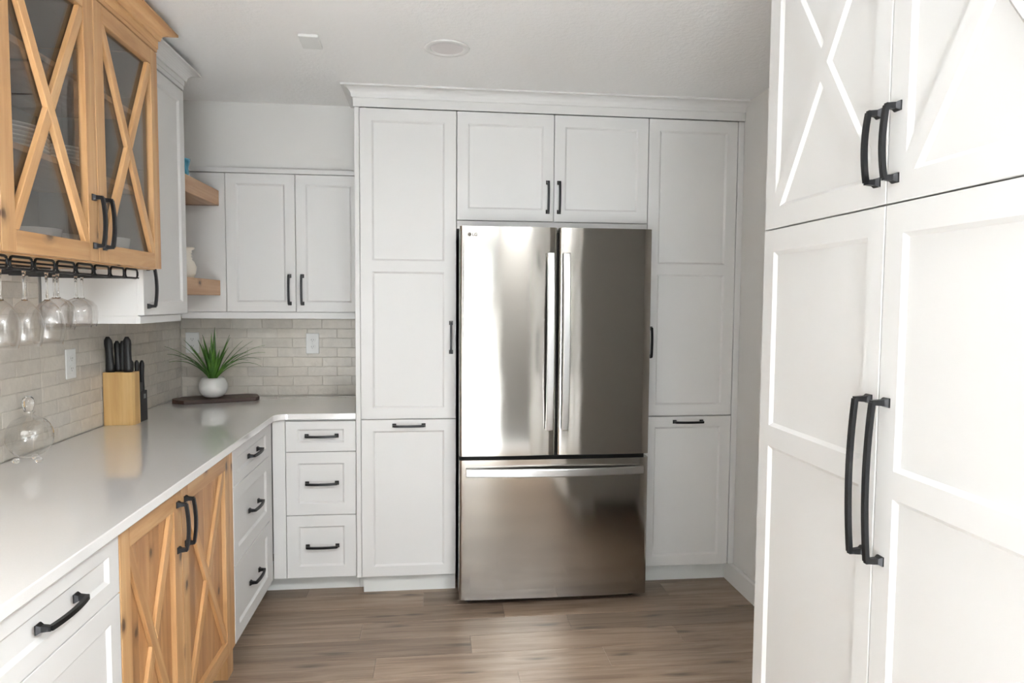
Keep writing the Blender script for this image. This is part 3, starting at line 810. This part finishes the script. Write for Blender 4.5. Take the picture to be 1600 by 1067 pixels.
for x, y, h_, w_, th, ln, lab in ((-1.390, 3.052, .152, .033, .024, -.05, 'thick black knife handle at the tiled-wall side of the block'), (-1.370, 3.078, .133, .026, .020, -.02, 'slim black knife handle beside the thick wall-side handle'),
                                  (-1.350, 3.078, .133, .024, .020, 0, 'slim black knife handle in the middle of the block'), (-1.317, 3.052, .152, .033, .024, -.02, 'thick black knife handle beside the slim middle handle')):
    knife(x, y, zb, h_, w_, th, ln, lab, 'knives in the block')
for x, lab in ((-1.352, 'short black knife handle in the rear step, by the wall'), (-1.330, 'short black knife handle in the middle of the rear step'), (-1.308, 'short black knife handle at the outer end of the rear step')):
    knife(x, 3.113, .915+.175, .098, .019, .017, 0, lab, 'short knives in the rear step')
knife(-1.304, 3.150, .915+.135, .135, .021, .018, .02, 'lone black knife handle standing in the lower black block section', None)

# ------------------------------------------------------------------ board and potted plant
ang = math.radians(20)
b = newbm(); hl, hw = .212, .085
pl = [(-hl, -.02), (-hl+.055, -hw), (hl-.02, -hw), (hl, -hw+.03), (hl, hw-.04), (hl-.05, hw), (-hl+.05, hw), (-hl, .03)]
prism(b, pl, 0, .020)
tag(obj('wooden_board', b, board_w, None, (-1.172, 3.742, .9152), (0, 0, ang), bev=.003), 'dark walnut serving board with clipped corners under the potted plant', 'board')
t = thing('potted_plant', 'spiky green grass plant in a round white ceramic pot on the board', 'plant', (-1.185, 3.735, .9356))
b = newbm(); lathe(b, [(0, 0), (.032, 0), (.050, .008), (.066, .026), (.0735, .052), (.0715, .074), (.062, .096), (.054, .107), (.050, .105), (.055, .094), (.05, .08), (0, .08)], 40); obj('pot', b, ceram, t)
b = newbm(); lathe(b, [(0, .090), (.048, .088)], 20); obj('soil', b, soil, t)
def blade(az, ln, spread, droop, wd):
    bm = newbm(); n = 9; L_ = []; R_ = []; M_ = []
    dx, dy = math.cos(az), math.sin(az); sx, sy = -dy, dx
    for i in range(n+1):
        s = i/n
        out = .012+ln*spread*(s**1.25); up = ln*(s*(1.0-spread*.25)-droop*s**2.6)
        hw_ = wd/2*max(.04, (1-s**1.8))*(.75+.6*s*(1-s)*1.6)
        c = Vector((dx*out, dy*out, .088+up))
        L_.append(bm.verts.new(c+Vector((sx, sy, 0))*hw_+Vector((0, 0, hw_*.35)))); R_.append(bm.verts.new(c-Vector((sx, sy, 0))*hw_+Vector((0, 0, hw_*.35)))); M_.append(bm.verts.new(c))
    for i in range(n):
        for a, c in ((L_, M_), (M_, R_)):
            f = bm.faces.new((a[i], c[i], c[i+1], a[i+1])); f.smooth = True
    o = obj('leaf', bm, leafm, t); md = o.modifiers.new('thick', 'SOLIDIFY'); md.thickness = .0012
    return o
bl = [(PI, .30, .80, .36, .011), (PI*.97, .27, .86, .48, .010), (PI*1.06, .28, .72, .20, .011), (PI*.9, .27, .55, .12, .012), (PI*1.15, .25, .50, .15, .013), (PI*.62, .25, .22, 0, .017),
      (PI*1.4, .21, .30, .05, .018), (PI*1.5, .18, .20, .0, .02), (PI*1.62, .22, .32, .05, .018), (PI*1.8, .24, .42, .08, .015), (PI*.3, .26, .35, .1, .014),
      (0, .30, .80, .33, .011), (.15, .31, .75, .25, .011), (-.18, .29, .80, .42, .010), (-.05, .26, .86, .50, .010), (.3, .28, .62, .15, .012), (-.35, .27, .66, .3, .012),
      (PI*.5, .27, .10, 0, .018), (PI*1.25, .22, .45, .12, .014), (PI*.8, .25, .4, .1, .013), (-.9, .20, .4, .1, .015), (.7, .25, .3, .02, .016), (PI*1.3, .16, .15, 0, .02), (PI*1.7, .17, .18, 0, .02), (PI*1.02, .25, .62, .3, .011), (PI*.93, .24, .7, .4, .01), (.08, .25, .6, .28, .011), (-.25, .25, .7, .4, .010), (.45, .26, .5, .12, .012), (PI*.75, .26, .33, .05, .014), (PI*1.1, .22, .38, .1, .014), (-.6, .23, .45, .15, .013)]
for az, ln, sp, dr_, wd in bl: blade(az, ln*1.08, sp, dr_, wd*1.7)
